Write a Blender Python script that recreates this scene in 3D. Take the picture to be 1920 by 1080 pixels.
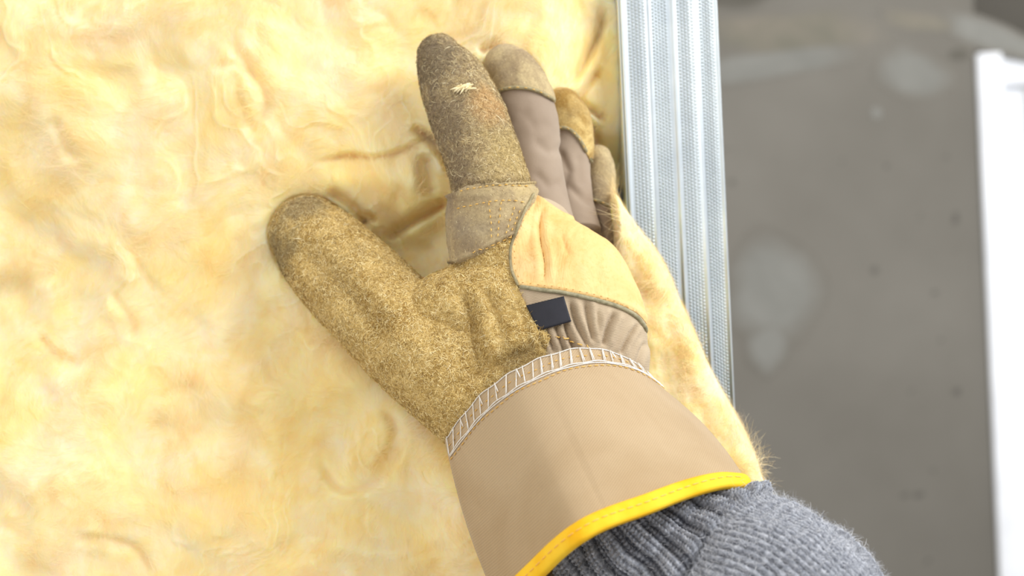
import bpy, math, random
import numpy as np
from mathutils import Vector, Matrix
from mathutils.bvhtree import BVHTree
from mathutils.geometry import delaunay_2d_cdt

random.seed(7)
rng = np.random.default_rng(11)
for o in list(bpy.data.objects):
    bpy.data.objects.remove(o)
C = bpy.context.scene.collection
scn = bpy.context.scene

# ------------------------------------------------------------------ camera
D, H, FPX = 0.62, 1.60, 2667.0
ROLL = math.radians(2.5)
Rv = np.array([math.cos(ROLL), 0, -math.sin(ROLL)])
Uv = np.array([math.sin(ROLL), 0, math.cos(ROLL)])
Yv = np.array([0, 1.0, 0])
CAM = np.array([0, -D, H]); YWALL = 1.60
cd = bpy.data.cameras.new('camera'); cam = bpy.data.objects.new('camera', cd); C.objects.link(cam)
cam.matrix_world = Matrix(((Rv[0], Uv[0], 0, 0), (0, 0, -1, -D), (Rv[2], Uv[2], 0, H), (0, 0, 0, 1)))
cd.lens = 50; cd.sensor_width = 36; cd.clip_start = 0.02
cd.dof.use_dof = True; cd.dof.focus_distance = 0.532; cd.dof.aperture_fstop = 8.5
scn.camera = cam

# ------------------------------------------------------------------ world, lights, exposure
w = bpy.data.worlds.new('world'); scn.world = w; w.use_nodes = True
wb = w.node_tree.nodes['Background']
wb.inputs[0].default_value = (1.0, 0.98, 0.95, 1); wb.inputs[1].default_value = 0.78
def area(name, loc, target, size, power, col):
    l = bpy.data.lights.new(name, 'AREA'); l.shape = 'RECTANGLE'; l.size = size[0]; l.size_y = size[1]
    l.energy = power; l.color = col
    o = bpy.data.objects.new(name, l); C.objects.link(o); o.location = loc
    o.rotation_euler = (Vector(target) - Vector(loc)).to_track_quat('-Z', 'Y').to_euler()
    return o
area('window_daylight', (1.15, -0.75, H + 0.95), (0.05, -0.03, H), (0.9, 1.0), 24, (0.97, 0.985, 1.0))
area('added_far_fill', (1.5, 0.0, H + 0.5), (0.75, YWALL, H), (0.6, 1.0), 20, (0.96, 0.98, 1.0))  # added lamp inside the room, brightens the window frame and far wall
area('added_left_fill', (-0.9, -1.6, H + 0.7), (0, 0, H), (1.2, 1.2), 9, (1.0, 0.98, 0.95))  # added fill from the left front, no real lamp stands there
vs = scn.view_settings
vs.view_transform = 'Standard'; vs.look = 'None'; vs.gamma = 1; vs.use_curve_mapping = False
vs.exposure = 0.0

# ------------------------------------------------------------------ helpers
def P(px, py, y):
    px = np.asarray(px, float); py = np.asarray(py, float); y = np.asarray(y, float)
    d = (D + y)[..., None]
    return CAM + d * (((px - 960) / FPX)[..., None] * Rv + ((540 - py) / FPX)[..., None] * Uv + Yv)
def proj(V):
    q = np.asarray(V) - CAM
    d = q[..., 1]
    return 960 + FPX * (q @ Rv) / d, 540 - FPX * (q @ Uv) / d
def sc(y):                       # metres in one photo pixel at depth y
    return (D + y) / FPX
def sstep(a, b, x):
    t = np.clip((x - a) / (b - a), 0, 1)
    return t * t * (3 - 2 * t)
def spline(pts, n):
    pts = np.asarray(pts, float); m = len(pts)
    ext = np.vstack([2 * pts[0] - pts[1], pts, 2 * pts[-1] - pts[-2]])
    d = np.r_[0, np.cumsum(np.linalg.norm(np.diff(pts[:, :2], axis=0), axis=1))]
    out = []
    for s in np.linspace(0, d[-1], n):
        i = min(max(np.searchsorted(d, s) - 1, 0), m - 2)
        t = (s - d[i]) / (d[i + 1] - d[i])
        p0, p1, p2, p3 = ext[i], ext[i + 1], ext[i + 2], ext[i + 3]
        out.append(0.5 * (2 * p1 + (p2 - p0) * t + (2 * p0 - 5 * p1 + 4 * p2 - p3) * t * t + (3 * p1 - p0 - 3 * p2 + p3) * t ** 3))
    return np.array(out)
def vnoise(x, y, seed=0):
    r = np.random.default_rng(seed); T = r.random((256, 256))
    xi = np.floor(x).astype(int); yi = np.floor(y).astype(int)
    fx = x - xi; fy = y - yi
    fx = fx * fx * fx * (fx * (fx * 6 - 15) + 10); fy = fy * fy * fy * (fy * (fy * 6 - 15) + 10)
    a = T[xi % 256, yi % 256]; b = T[(xi + 1) % 256, yi % 256]; c = T[xi % 256, (yi + 1) % 256]; d = T[(xi + 1) % 256, (yi + 1) % 256]
    return (a * (1 - fx) + b * fx) * (1 - fy) + (c * (1 - fx) + d * fx) * fy - 0.5
def fbm(x, y, o=4, seed=0):
    s = 0; a = 1
    for k in range(o):
        s = s + a * vnoise(x * 2 ** k + 13.1 * k, y * 2 ** k + 7.7 * k, seed + k); a *= 0.5
    return s
def pldist(px, py, line):        # distance to a polyline, and position along it (0..1)
    line = np.asarray(line, float); best = np.full(np.shape(px), 1e9); tt = np.zeros(np.shape(px)); sd = np.zeros(np.shape(px))
    L = np.r_[0, np.cumsum(np.linalg.norm(np.diff(line, axis=0), axis=1))]
    for i in range(len(line) - 1):
        a, b = line[i], line[i + 1]; e = b - a; l2 = e @ e
        t = np.clip(((px - a[0]) * e[0] + (py - a[1]) * e[1]) / l2, 0, 1)
        dx = px - a[0] - t * e[0]; dy = py - a[1] - t * e[1]
        d = np.hypot(dx, dy); m = d < best
        best = np.where(m, d, best); tt = np.where(m, (L[i] + t * math.sqrt(l2)) / L[-1], tt)
        sd = np.where(m, np.sign(e[0] * dy - e[1] * dx), sd)
    return best, tt, sd
def polysd(px, py, poly):        # signed distance to a closed outline, positive inside
    poly = np.asarray(poly, float); n = len(poly)
    d, _, _ = pldist(px, py, np.vstack([poly, poly[:1]]))
    ins = np.zeros(np.shape(px), bool)
    for i in range(n):
        x1, y1 = poly[i]; x2, y2 = poly[(i + 1) % n]
        if y1 == y2: continue
        c = ((y1 > py) != (y2 > py)) & (px < (x2 - x1) * (py - y1) / (y2 - y1) + x1)
        ins ^= c
    return np.where(ins, d, -d)

def mesh_obj(name, V, F, mat, parent=None, smooth=True, attrs=None):
    me = bpy.data.meshes.new(name)
    V = np.asarray(V, float)
    if isinstance(F, np.ndarray):
        k = F.shape[1]
        me.vertices.add(len(V)); me.vertices.foreach_set('co', V.ravel())
        me.loops.add(F.size); me.loops.foreach_set('vertex_index', F.ravel().astype(np.int32))
        me.polygons.add(len(F)); me.polygons.foreach_set('loop_start', np.arange(0, F.size, k, dtype=np.int32))
        me.update(calc_edges=True)
    else:
        me.from_pydata([tuple(v) for v in V], [], F)
    if smooth: me.polygons.foreach_set('use_smooth', np.ones(len(me.polygons), bool))
    if attrs:
        for k, a in attrs.items():
            at = me.attributes.new(k, 'FLOAT', 'POINT'); at.data.foreach_set('value', np.asarray(a, np.float32))
    me.materials.append(mat)
    o = bpy.data.objects.new(name, me); C.objects.link(o)
    if parent is not None:
        o.parent = parent
        q = parent; t = Vector((0, 0, 0))
        while q is not None: t += q.location; q = q.parent
        o.location = -t if not parent.parent or parent.type == 'EMPTY' else (0, 0, 0)
        if parent.type != 'EMPTY': o.location = (0, 0, 0)
    return o
def thing(name, label, cat, loc):
    o = bpy.data.objects.new(name, None); C.objects.link(o); o.location = loc; o.empty_display_size = 0.02
    o['label'] = label; o['category'] = cat
    return o
def gridfaces(nr, nc, wrap=False):
    i = np.arange(nr - 1)[:, None]; j = np.arange(nc if wrap else nc - 1)[None, :]
    j2 = (j + 1) % nc
    return np.stack([i * nc + j, i * nc + j2, (i + 1) * nc + j2, (i + 1) * nc + j], -1).reshape(-1, 4)
def orient_out(V, F):            # make a closed-ish quad/tri mesh point outward
    c = V.mean(0); a = V[F[:, 0]]; b = V[F[:, 1]]; d = V[F[:, 2]]
    n = np.cross(b - a, d - a)
    return F if (n * (a - c)).sum() > 0 else F[:, ::-1].copy()
def vnormals(V, F):
    n = np.cross(V[F[:, 1]] - V[F[:, 0]], V[F[:, 2]] - V[F[:, 0]])
    N = np.zeros_like(V)
    for k in range(F.shape[1]): np.add.at(N, F[:, k], n)
    return N / (np.linalg.norm(N, axis=1)[:, None] + 1e-12)
def tris(F):
    return F if F.shape[1] == 3 else np.vstack([F[:, [0, 1, 2]], F[:, [0, 2, 3]]])
def tube(pts, n=60, N=48, cap=(True, True), sq=1.0):
    """pts rows: px, py, y, in-plane radius px, depth radius px"""
    s = spline(pts, n); c = P(s[:, 0], s[:, 1], s[:, 2])
    ra = s[:, 3] * sc(s[:, 2]); rb = s[:, 4] * sc(s[:, 2])
    T = np.gradient(c, axis=0); T /= np.linalg.norm(T, axis=1)[:, None]
    rings = [(c[i], T[i], ra[i], rb[i]) for i in range(n)]
    K = 10
    if cap[0]:
        pre = [(c[0] - T[0] * ra[0] * 0.95 * math.sin(a), T[0], ra[0] * math.cos(a), rb[0] * math.cos(a)) for a in np.linspace(math.pi / 2 * 0.97, 0, K)[:-1]]
        rings = pre + rings
    if cap[1]:
        rings += [(c[-1] + T[-1] * ra[-1] * 0.95 * math.sin(a), T[-1], ra[-1] * math.cos(a), rb[-1] * math.cos(a)) for a in np.linspace(0, math.pi / 2 * 0.97, K)[1:]]
    th = np.linspace(0, 2 * math.pi, N, endpoint=False)
    V = []
    for (q, t, a, b) in rings:
        A = np.cross(t, Yv); A /= np.linalg.norm(A); B = np.cross(A, t)
        V.append(q + np.outer(np.cos(th) * a, A) + np.outer(np.sin(th) * b, B))
    M = len(V); V = np.vstack(V)
    F = gridfaces(M, N, True)
    V = np.vstack([V, rings[0][0] + 0 * V[0], rings[-1][0] + 0 * V[0]])
    j = np.arange(N); j2 = (j + 1) % N
    c0 = np.stack([j2, j, np.full(N, M * N)], 1); c1 = np.stack([(M - 1) * N + j, (M - 1) * N + j2, np.full(N, M * N + 1)], 1)
    F3 = np.vstack([tris(F), c0, c1])
    return V, orient_out(V, F3)
def remesh(parts, vox, it=10, fac=0.5):
    V = []; F = []; o = 0
    for v, f in parts: V.append(v); F.append(f + o); o += len(v)
    me = bpy.data.meshes.new('tmp'); me.from_pydata([tuple(v) for v in np.vstack(V)], [], np.vstack(F).tolist())
    ob = bpy.data.objects.new('tmp', me); C.objects.link(ob)
    m = ob.modifiers.new('r', 'REMESH'); m.mode = 'VOXEL'; m.voxel_size = vox
    s = ob.modifiers.new('s', 'SMOOTH'); s.factor = fac; s.iterations = it
    dg = bpy.context.evaluated_depsgraph_get(); dg.update()
    ev = ob.evaluated_get(dg); em = ev.to_mesh(); em.calc_loop_triangles()
    v = np.empty(len(em.vertices) * 3); em.vertices.foreach_get('co', v)
    f = np.empty(len(em.loop_triangles) * 3, np.int32); em.loop_triangles.foreach_get('vertices', f)
    ev.to_mesh_clear(); bpy.data.objects.remove(ob); bpy.data.meshes.remove(me)
    V = v.reshape(-1, 3); F = f.reshape(-1, 3).astype(np.int64)
    return V, orient_out(V, F)
def clip(V, F, f, extra):
    """keep f>0; returns V, F, f and the interpolated extra columns"""
    pos = f > 0; cnt = pos[F].sum(1)
    keep = F[cnt == 3].tolist(); Vn = []; En = []; fn = []; cache = {}; base = len(V)
    def cut(a, b):
        k = (a, b) if a < b else (b, a)
        if k not in cache:
            t = f[a] / (f[a] - f[b]); cache[k] = base + len(Vn)
            Vn.append(V[a] + t * (V[b] - V[a])); En.append(extra[a] + t * (extra[b] - extra[a])); fn.append(0.0)
        return cache[k]
    for tri in F[(cnt == 1) | (cnt == 2)]:
        p = [bool(pos[i]) for i in tri]
        if sum(p) == 1:
            k = p.index(True); a, b, c = tri[k], tri[(k + 1) % 3], tri[(k + 2) % 3]
            keep.append([a, cut(a, b), cut(a, c)])
        else:
            k = p.index(False); a, b, c = tri[k], tri[(k + 1) % 3], tri[(k + 2) % 3]
            x, y = cut(a, b), cut(a, c)
            keep.append([x, b, c]); keep.append([x, c, y])
    Va = np.vstack([V] + ([np.array(Vn)] if Vn else [])); Ea = np.vstack([extra] + ([np.array(En)] if En else [])); fa = np.r_[f, fn]
    Fa = np.array(keep, np.int64)
    used, inv = np.unique(Fa, return_inverse=True)
    return Va[used], inv.reshape(-1, 3), fa[used], Ea[used]
def shell(V, F, N, thick, inner):
    """outer sheet V+N*thick, inner sheet V-N*inner, rim between them"""
    n = len(V); th = np.broadcast_to(thick, (n,))
    Vo = V + N * th[:, None]; Vi = V - N * inner
    E = np.vstack([F[:, [0, 1]], F[:, [1, 2]], F[:, [2, 0]]])
    key = np.sort(E, 1); k1 = key[:, 0] * n + key[:, 1]
    _, idx, c = np.unique(k1, return_index=True, return_counts=True)
    be = E[idx[c == 1]]
    rim = np.vstack([np.stack([be[:, 1], be[:, 0], be[:, 0] + n], 1), np.stack([be[:, 1], be[:, 0] + n, be[:, 1] + n], 1)])
    return np.vstack([Vo, Vi]), np.vstack([F, F[:, ::-1] + n, rim])
def bvh(V, F):
    return BVHTree.FromPolygons([tuple(v) for v in V], F.tolist())
def hit(tree, px, py):
    d = Vector(P(px, py, 0) - CAM).normalized()
    loc, nor, i, dist = tree.ray_cast(Vector(CAM), d)
    if loc is None:
        loc, nor, i, dist = tree.find_nearest(Vector(P(px, py, -0.055)))
    return np.array(loc), np.array(nor)
def wire(paths, r, k=5):
    """round thread through each list of 3-D points, all in one mesh"""
    V = []; F = []; o = 0
    for p in paths:
        p = np.asarray(p); n = len(p)
        if n < 2: continue
        T = np.gradient(p, axis=0); T /= np.linalg.norm(T, axis=1)[:, None] + 1e-12
        ref = Yv if abs(T[0] @ Yv) < 0.9 else np.array([1., 0, 0])
        A = np.cross(T, ref); A /= np.linalg.norm(A, axis=1)[:, None] + 1e-12; B = np.cross(A, T)
        th = np.linspace(0, 2 * math.pi, k, endpoint=False)
        rr = r * np.where((np.arange(n) == 0) | (np.arange(n) == n - 1), 0.4, 1.0)
        v = p[:, None] + rr[:, None, None] * (np.cos(th)[None, :, None] * A[:, None] + np.sin(th)[None, :, None] * B[:, None])
        V.append(v.reshape(-1, 3)); F.append(tris(gridfaces(n, k, True)) + o)
        F.append(np.array([[o, o + i + 1, o + i] for i in range(1, k - 1)] + [[o + (n - 1) * k, o + (n - 1) * k + i, o + (n - 1) * k + i + 1] for i in range(1, k - 1)]))
        o += n * k
    return np.vstack(V), np.vstack(F)
def resample(line, step):
    line = np.asarray(line, float); L = np.r_[0, np.cumsum(np.linalg.norm(np.diff(line, axis=0), axis=1))]
    s = np.arange(0, L[-1], step)
    return np.stack([np.interp(s, L, line[:, k]) for k in range(line.shape[1])], 1)
def dashes(tree, line, dash=9, gap=5, off=0.0005, jit=0.8):
    sm = spline(line, 60); q = resample(sm[:, :2], 1.5); out = []
    per = max(1, int((dash + gap) / 1.5)); nd = max(2, int(dash / 1.5))
    for i in range(0, len(q) - nd, per):
        seg = []
        jx, jy = random.uniform(-jit, jit), random.uniform(-jit, jit)
        for j in range(0, nd + 1, 2):
            l, n = hit(tree, q[i + j][0] + jx, q[i + j][1] + jy)
            seg.append(l + n * (off + 0.00025 * math.sin(math.pi * j / nd)))
        out.append(seg)
    return out
def cord(tree, line, off, n=None):
    sm = spline(line, 80); q = resample(sm[:, :2], 4); out = []
    for a in q:
        l, nn = hit(tree, a[0], a[1]); out.append(l + nn * off)
    out = np.array(out)
    for _ in range(3): out[1:-1] = (out[:-2] + out[1:-1] * 2 + out[2:]) / 4
    return out
def fibres(V, F, N, dens_mask, count, length, width, lift, curl, flow=None, seg=4, seed=1):
    """thin flat strands rooted on a surface"""
    r = np.random.default_rng(seed)
    a, b, c = V[F[:, 0]], V[F[:, 1]], V[F[:, 2]]
    ar = np.linalg.norm(np.cross(b - a, c - a), axis=1) * dens_mask[F].mean(1)
    pick = r.choice(len(F), count, p=ar / ar.sum())
    u = r.random((count, 2)); u = np.where(u.sum(1)[:, None] > 1, 1 - u, u)
    root = a[pick] + u[:, :1] * (b - a)[pick] + u[:, 1:] * (c - a)[pick]
    nn = N[F[pick]].mean(1); nn /= np.linalg.norm(nn, axis=1)[:, None] + 1e-9
    t = r.normal(size=(count, 3))
    if flow is not None: t = t * flow[1] + flow[0](root, r)
    t -= (t * nn).sum(1)[:, None] * nn; t /= np.linalg.norm(t, axis=1)[:, None] + 1e-9
    bt = np.cross(nn, t)
    L = length * (0.45 + 1.1 * r.random(count) ** 1.5); lf = lift * (0.2 + r.random(count)); cu = curl * r.normal(size=count)
    pts = []
    ang = np.zeros(count); p = root - nn * 0.0001; el = lf.copy()
    for k in range(seg + 1):
        pts.append(p.copy())
        d = (np.cos(ang)[:, None] * t + np.sin(ang)[:, None] * bt) * np.cos(el)[:, None] + nn * np.sin(el)[:, None]
        p = p + d * (L / seg)[:, None]
        ang = ang + cu; el = el - 0.35 * lf - 0.12 * r.random(count)
    pts = np.stack(pts, 1)                                    # count, seg+1, 3
    side = np.cross(pts[:, -1] - pts[:, 0], nn); side /= np.linalg.norm(side, axis=1)[:, None] + 1e-9
    up = nn
    wd = width * (0.6 + 0.8 * r.random(count))
    taper = np.linspace(1, 0.35, seg + 1)
    tw = r.normal(size=count)[:, None] * 0.5
    sd = side * np.cos(tw) + up * np.sin(tw)
    ring = np.stack([pts + (o * sd[:, None] * (wd[:, None] * taper[None])[..., None] * 0.5) for o in (1, -1)], 2)   # count, seg+1, 2, 3
    Vv = ring.reshape(-1, 3); S = (seg + 1) * 2
    f1 = np.array([[k * 2, k * 2 + 1, k * 2 + 3, k * 2 + 2] for k in range(seg)])
    Ff = (f1[None] + (np.arange(count) * S)[:, None, None]).reshape(-1, 4)
    return Vv, Ff, np.repeat(r.random(count), S)

# ------------------------------------------------------------------ materials
def srgb(r, g, b):
    f = lambda c: (c / 255 / 12.92) if c / 255 <= 0.04045 else ((c / 255 + 0.055) / 1.055) ** 2.4
    return (f(r), f(g), f(b), 1)
class M:
    def __init__(s, name, rough=0.9, spec=0.2, metal=0.0):
        s.m = bpy.data.materials.new(name); s.m.use_nodes = True; s.t = s.m.node_tree; s.n = s.t.nodes; s.l = s.t.links
        s.b = s.n['Principled BSDF']; s.set('Roughness', rough); s.set('Metallic', metal); s.set('Specular IOR Level', spec)
        s.co = s.n.new('ShaderNodeTexCoord').outputs['Object']
    def set(s, k, v):
        if k in s.b.inputs:
            if hasattr(v, 'links') or isinstance(v, bpy.types.NodeSocket): s.l.new(v, s.b.inputs[k])
            else: s.b.inputs[k].default_value = v
        return s
    def mapped(s, sca, rot=(0, 0, 0)):
        n = s.n.new('ShaderNodeMapping'); s.l.new(s.co, n.inputs[0]); n.inputs['Scale'].default_value = sca; n.inputs['Rotation'].default_value = rot
        return n.outputs[0]
    def noise(s, scale, detail=4, rough=0.55, dist=0.0, vec=None):
        n = s.n.new('ShaderNodeTexNoise'); s.l.new(vec or s.co, n.inputs['Vector'])
        n.inputs['Scale'].default_value = scale; n.inputs['Detail'].default_value = detail
        n.inputs['Roughness'].default_value = rough; n.inputs['Distortion'].default_value = dist
        return n.outputs['Fac']
    def ramp(s, fac, stops):
        n = s.n.new('ShaderNodeValToRGB'); s.l.new(fac, n.inputs[0]); e = n.color_ramp.elements
        while len(e) < len(stops): e.new(0.5)
        for i, (p, c) in enumerate(stops):
            e[i].position = p; e[i].color = c if len(c) == 4 else (*c, 1)
        return n.outputs[0]
    def mix(s, fac, a, b, mode='MIX'):
        n = s.n.new('ShaderNodeMix'); n.data_type = 'RGBA'; n.blend_type = mode
        for k, v in ((0, fac), (6, a), (7, b)):
            if isinstance(v, (int, float, tuple)): n.inputs[k].default_value = v
            else: s.l.new(v, n.inputs[k])
        return n.outputs[2]
    def math(s, op, a, b=None):
        n = s.n.new('ShaderNodeMath'); n.operation = op
        for k, v in ((0, a), (1, b)):
            if v is None: continue
            if isinstance(v, (int, float)): n.inputs[k].default_value = v
            else: s.l.new(v, n.inputs[k])
        return n.outputs[0]
    def stain(s, c, pos, rad, col, amt):
        # a worn or dirty spot around a point of the thing itself, ragged by noise
        n = s.n.new('ShaderNodeVectorMath'); n.operation = 'DISTANCE'; s.l.new(s.co, n.inputs[0]); n.inputs[1].default_value = tuple(pos)
        d = s.math('ADD', s.math('DIVIDE', n.outputs['Value'], rad), s.math('MULTIPLY', s.math('SUBTRACT', s.noise(180, 3), 0.5), 1.1))
        return s.mix(s.ramp(d, [(0.45, (amt,) * 3), (1.0, (0,) * 3)]), c, col)
    def attr(s, name):
        n = s.n.new('ShaderNodeAttribute'); n.attribute_name = name; return n.outputs['Fac']
    def wave(s, scale, rot, dist=0.5):
        n = s.n.new('ShaderNodeTexWave'); s.l.new(s.mapped((1, 1, 1), rot), n.inputs[0])
        n.inputs['Scale'].default_value = scale; n.inputs['Distortion'].default_value = dist; n.inputs['Detail'].default_value = 1
        return n.outputs['Fac']
    def bump(s, h, strength, dist=0.001):
        n = s.n.new('ShaderNodeBump'); n.inputs['Strength'].default_value = strength; n.inputs['Distance'].default_value = dist
        if 'Normal' in s.b.inputs and s.b.inputs['Normal'].is_linked: s.l.new(s.b.inputs['Normal'].links[0].from_socket, n.inputs['Normal'])
        s.l.new(h, n.inputs['Height']); s.l.new(n.outputs[0], s.b.inputs['Normal']); return s

SPOTS = {'thumb': [((540, 470, -.030), .016, srgb(112, 100, 80), .55), ((572, 392, -.030), .013, srgb(134, 120, 96), .5), ((596, 408, -.045), .0032, srgb(176, 84, 66), .6), ((586, 418, -.045), .0024, srgb(176, 84, 66), .5), ((990, 690, -.085), .014, srgb(120, 96, 62), .5)],
         'index': [((800, 120, -.040), .020, srgb(112, 100, 86), .6), ((825, 230, -.050), .018, srgb(118, 104, 92), .5), ((850, 320, -.060), .014, srgb(120, 104, 90), .5), ((925, 190, -.055), .012, srgb(214, 160, 92), .35), ((960, 300, -.055), .018, srgb(206, 182, 116), .4)]}
def spots(m, c, which):
    for (a, b, y), r, col, amt in SPOTS[which]: c = m.stain(c, P(a, b, y), r, col, amt)
    return c
W0, W1 = (0, 0, 0, 1), (1, 1, 1, 1)
# glass wool
def wool(name, fib=False):
    m = M(name, 0.95, 0.1)
    big = m.noise(13, 3, 0.55, 1.6); mid = m.noise(30, 5, 0.55, 1.4)
    fibn = m.noise(60, 6, 0.65, 2.0, m.mapped((1.5, 1.5, 0.55), (0, 0.5, 0)))
    c = m.ramp(big, [(0.30, srgb(253, 222, 150)), (0.44, srgb(254, 231, 172)), (0.56, srgb(250, 234, 194)), (0.70, srgb(249, 222, 172))])
    c2 = m.ramp(mid, [(0.28, srgb(249, 214, 138)), (0.44, srgb(250, 228, 162)), (0.58, srgb(250, 235, 200)), (0.72, srgb(248, 228, 200))])
    c = m.mix(0.42, c, c2)
    c = m.mix(m.ramp(fibn, [(0.32, (0.25,) * 3), (0.58, (0,) * 3)]), c, srgb(249, 216, 144))
    m.set('Base Color', c)
    if not fib:
        m.set('Subsurface Weight', 0.8).set('Subsurface Scale', 0.012).set('Subsurface Radius', (1.0, 0.62, 0.22))
        m.bump(fibn, 0.22, 0.0012).bump(m.noise(420, 4, 0.7, 1.0, m.mapped((1, 1, 0.35), (0, 0.6, 0))), 0.35, 0.0004)
    return m.m
mat_wool = wool('glass_wool'); mat_woolf = wool('glass_wool_fibre', True)
# suede (rough flesh side), two tints
def suede(name, light, dark, grime, gscale=40, which='thumb'):
    m = M(name, 0.97, 0.08)
    f = m.noise(900, 3, 0.7); mid = m.noise(70, 4, 0.6, 0.8); g = m.noise(gscale, 3, 0.6, 0.4)
    c = m.mix(m.ramp(mid, [(0.38, W0), (0.62, W1)]), dark, light)
    c = m.mix(m.ramp(g, [(0.47, W0), (0.66, (0.6, 0.6, 0.6, 1))]), c, grime)
    c = m.mix(m.ramp(f, [(0.35, (0.4,) * 3), (0.55, (0,) * 3)]), c, m.mix(0.45, c, W0))
    c = spots(m, c, which)
    m.set('Base Color', c); m.set('Sheen Weight', 0.15).set('Sheen Roughness', 0.5)
    m.bump(f, 0.6, 0.0006)
    return m.m
def nap(name, stops, which=None):
    m = M(name, 0.85, 0.15); c = m.ramp(m.attr('rnd'), stops)
    if which: c = spots(m, c, which)
    m.set('Base Color', c); return m.m
mat_suede_thumb = suede('suede_ochre', srgb(216, 188, 124), srgb(160, 126, 66), srgb(158, 138, 98))
mat_suede_index = suede('suede_grey_brown', srgb(192, 172, 130), srgb(158, 138, 106), srgb(144, 130, 112), 30, 'index')
mat_nap_thumb = nap('suede_nap_ochre', [(0.0, srgb(140, 106, 50)), (0.3, srgb(206, 174, 102)), (0.65, srgb(234, 206, 136)), (1.0, srgb(255, 240, 188))], 'thumb')
mat_nap_index = nap('suede_nap_grey', [(0.0, srgb(134, 116, 88)), (0.45, srgb(178, 154, 114)), (0.8, srgb(214, 190, 136)), (1.0, srgb(250, 236, 192))], 'index')
def cloth(name, base, dark, wscale, rot, bs=0.35, blotch=22):
    m = M(name, 0.88, 0.15)
    wv = m.wave(wscale, rot, 0.3); bl = m.noise(blotch, 4, 0.6, 0.5)
    c = m.mix(m.ramp(bl, [(0.35, W0), (0.65, W1)]), dark, base)
    c = m.mix(m.ramp(wv, [(0.2, (0.22,) * 3), (0.6, (0,) * 3)]), c, m.mix(0.35, c, W0))
    m.set('Base Color', c); m.set('Sheen Weight', 0.2)
    m.bump(wv, bs, 0.0003).bump(m.noise(1500, 2, 0.6), 0.3, 0.0002)
    return m.m
mat_finger = cloth('finger_cotton', srgb(166, 148, 129), srgb(150, 132, 114), 900, (0, 0.4, 0), 0.15)
mat_back = cloth('back_cotton_twill', srgb(200, 180, 150), srgb(182, 161, 134), 620, (0, 1.35, 0), 0.6)
mat_cuff = cloth('cuff_drill', srgb(188, 164, 130), srgb(174, 148, 112), 420, (0, -0.75, 0), 0.4, 14)
m = M('yellow_grain_leather', 0.6, 0.3)
c = m.ramp(m.noise(45, 4, 0.6, 0.8), [(0.3, srgb(224, 178, 108)), (0.5, srgb(232, 194, 130)), (0.7, srgb(238, 210, 152))])
c = m.mix(m.ramp(m.noise(700, 2, 0.5), [(0.55, W0), (0.72, (0.35,) * 3)]), c, srgb(222, 165, 84))
m.set('Base Color', c); m.bump(m.noise(60, 4, 0.6, 1.5, m.mapped((2.2, 1, 0.8), (0, 0.3, 0))), 0.5, 0.0015).bump(m.noise(1300, 2), 0.2, 0.0002); mat_patch = m.m
m = M('yellow_binding', 0.7, 0.25)
c = m.ramp(m.noise(60, 3), [(0.35, srgb(245, 186, 20)), (0.6, srgb(252, 205, 50))]); m.set('Base Color', c); m.bump(m.wave(700, (0, 0.9, 0)), 0.25, 0.0002); mat_bind = m.m
m = M('black_ribbon', 0.6, 0.3); m.set('Base Color', m.ramp(m.noise(90), [(0.3, srgb(36, 36, 42)), (0.7, srgb(46, 46, 54))])); m.bump(m.wave(900, (0, -0.3, 0)), 0.25, 0.0002); mat_tag = m.m
def plain(name, c1, c2, sc_=200, rough=0.8, bump=0.2):
    m = M(name, rough, 0.2); n = m.noise(sc_, 3); m.set('Base Color', m.ramp(n, [(0.35, c1), (0.65, c2)])); m.bump(n, bump, 0.0004); return m.m
mat_yth = plain('yellow_thread', srgb(220, 170, 80), srgb(240, 200, 120), 900)
mat_wth = plain('white_thread', srgb(222, 216, 206), srgb(242, 240, 236), 900)
mat_hem = plain('grey_suede_edge', srgb(138, 128, 98), srgb(172, 160, 126), 500, 0.95, 0.8)
mat_pipe = plain('grey_green_piping', srgb(136, 130, 104), srgb(168, 160, 130), 500, 0.9, 0.6)
m = M('grey_wool_yarn', 0.95, 0.1)
c = m.ramp(m.noise(420, 4, 0.75), [(0.3, srgb(96, 99, 108)), (0.47, srgb(140, 144, 153)), (0.62, srgb(184, 188, 197)), (0.75, srgb(216, 218, 226))])
c = m.mix(m.ramp(m.attr('depth'), [(0.15, (0.9,) * 3), (0.75, (0,) * 3)]), c, srgb(52, 54, 64)); m.set('Base Color', c); m.set('Sheen Weight', 0.4)  # gaps between stitches darkened: shade painted into the yarn colour
m.bump(m.noise(1400, 3, 0.7), 0.6, 0.0005); mat_yarn = m.m
mat_fuzz = nap('grey_wool_fuzz', [(0, srgb(120, 124, 134)), (0.5, srgb(196, 199, 206)), (1, srgb(246, 247, 250))])
m = M('galvanised_steel', 0.32, 0.5, 0.85)
c = m.ramp(m.noise(30, 4, 0.6), [(0.35, srgb(200, 210, 217)), (0.65, srgb(216, 225, 230))]); m.set('Base Color', c); m.bump(m.noise(8, 2, 0.5, 0, m.mapped((40, 1, 1))), 0.05, 0.001); mat_steel = m.m
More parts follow.
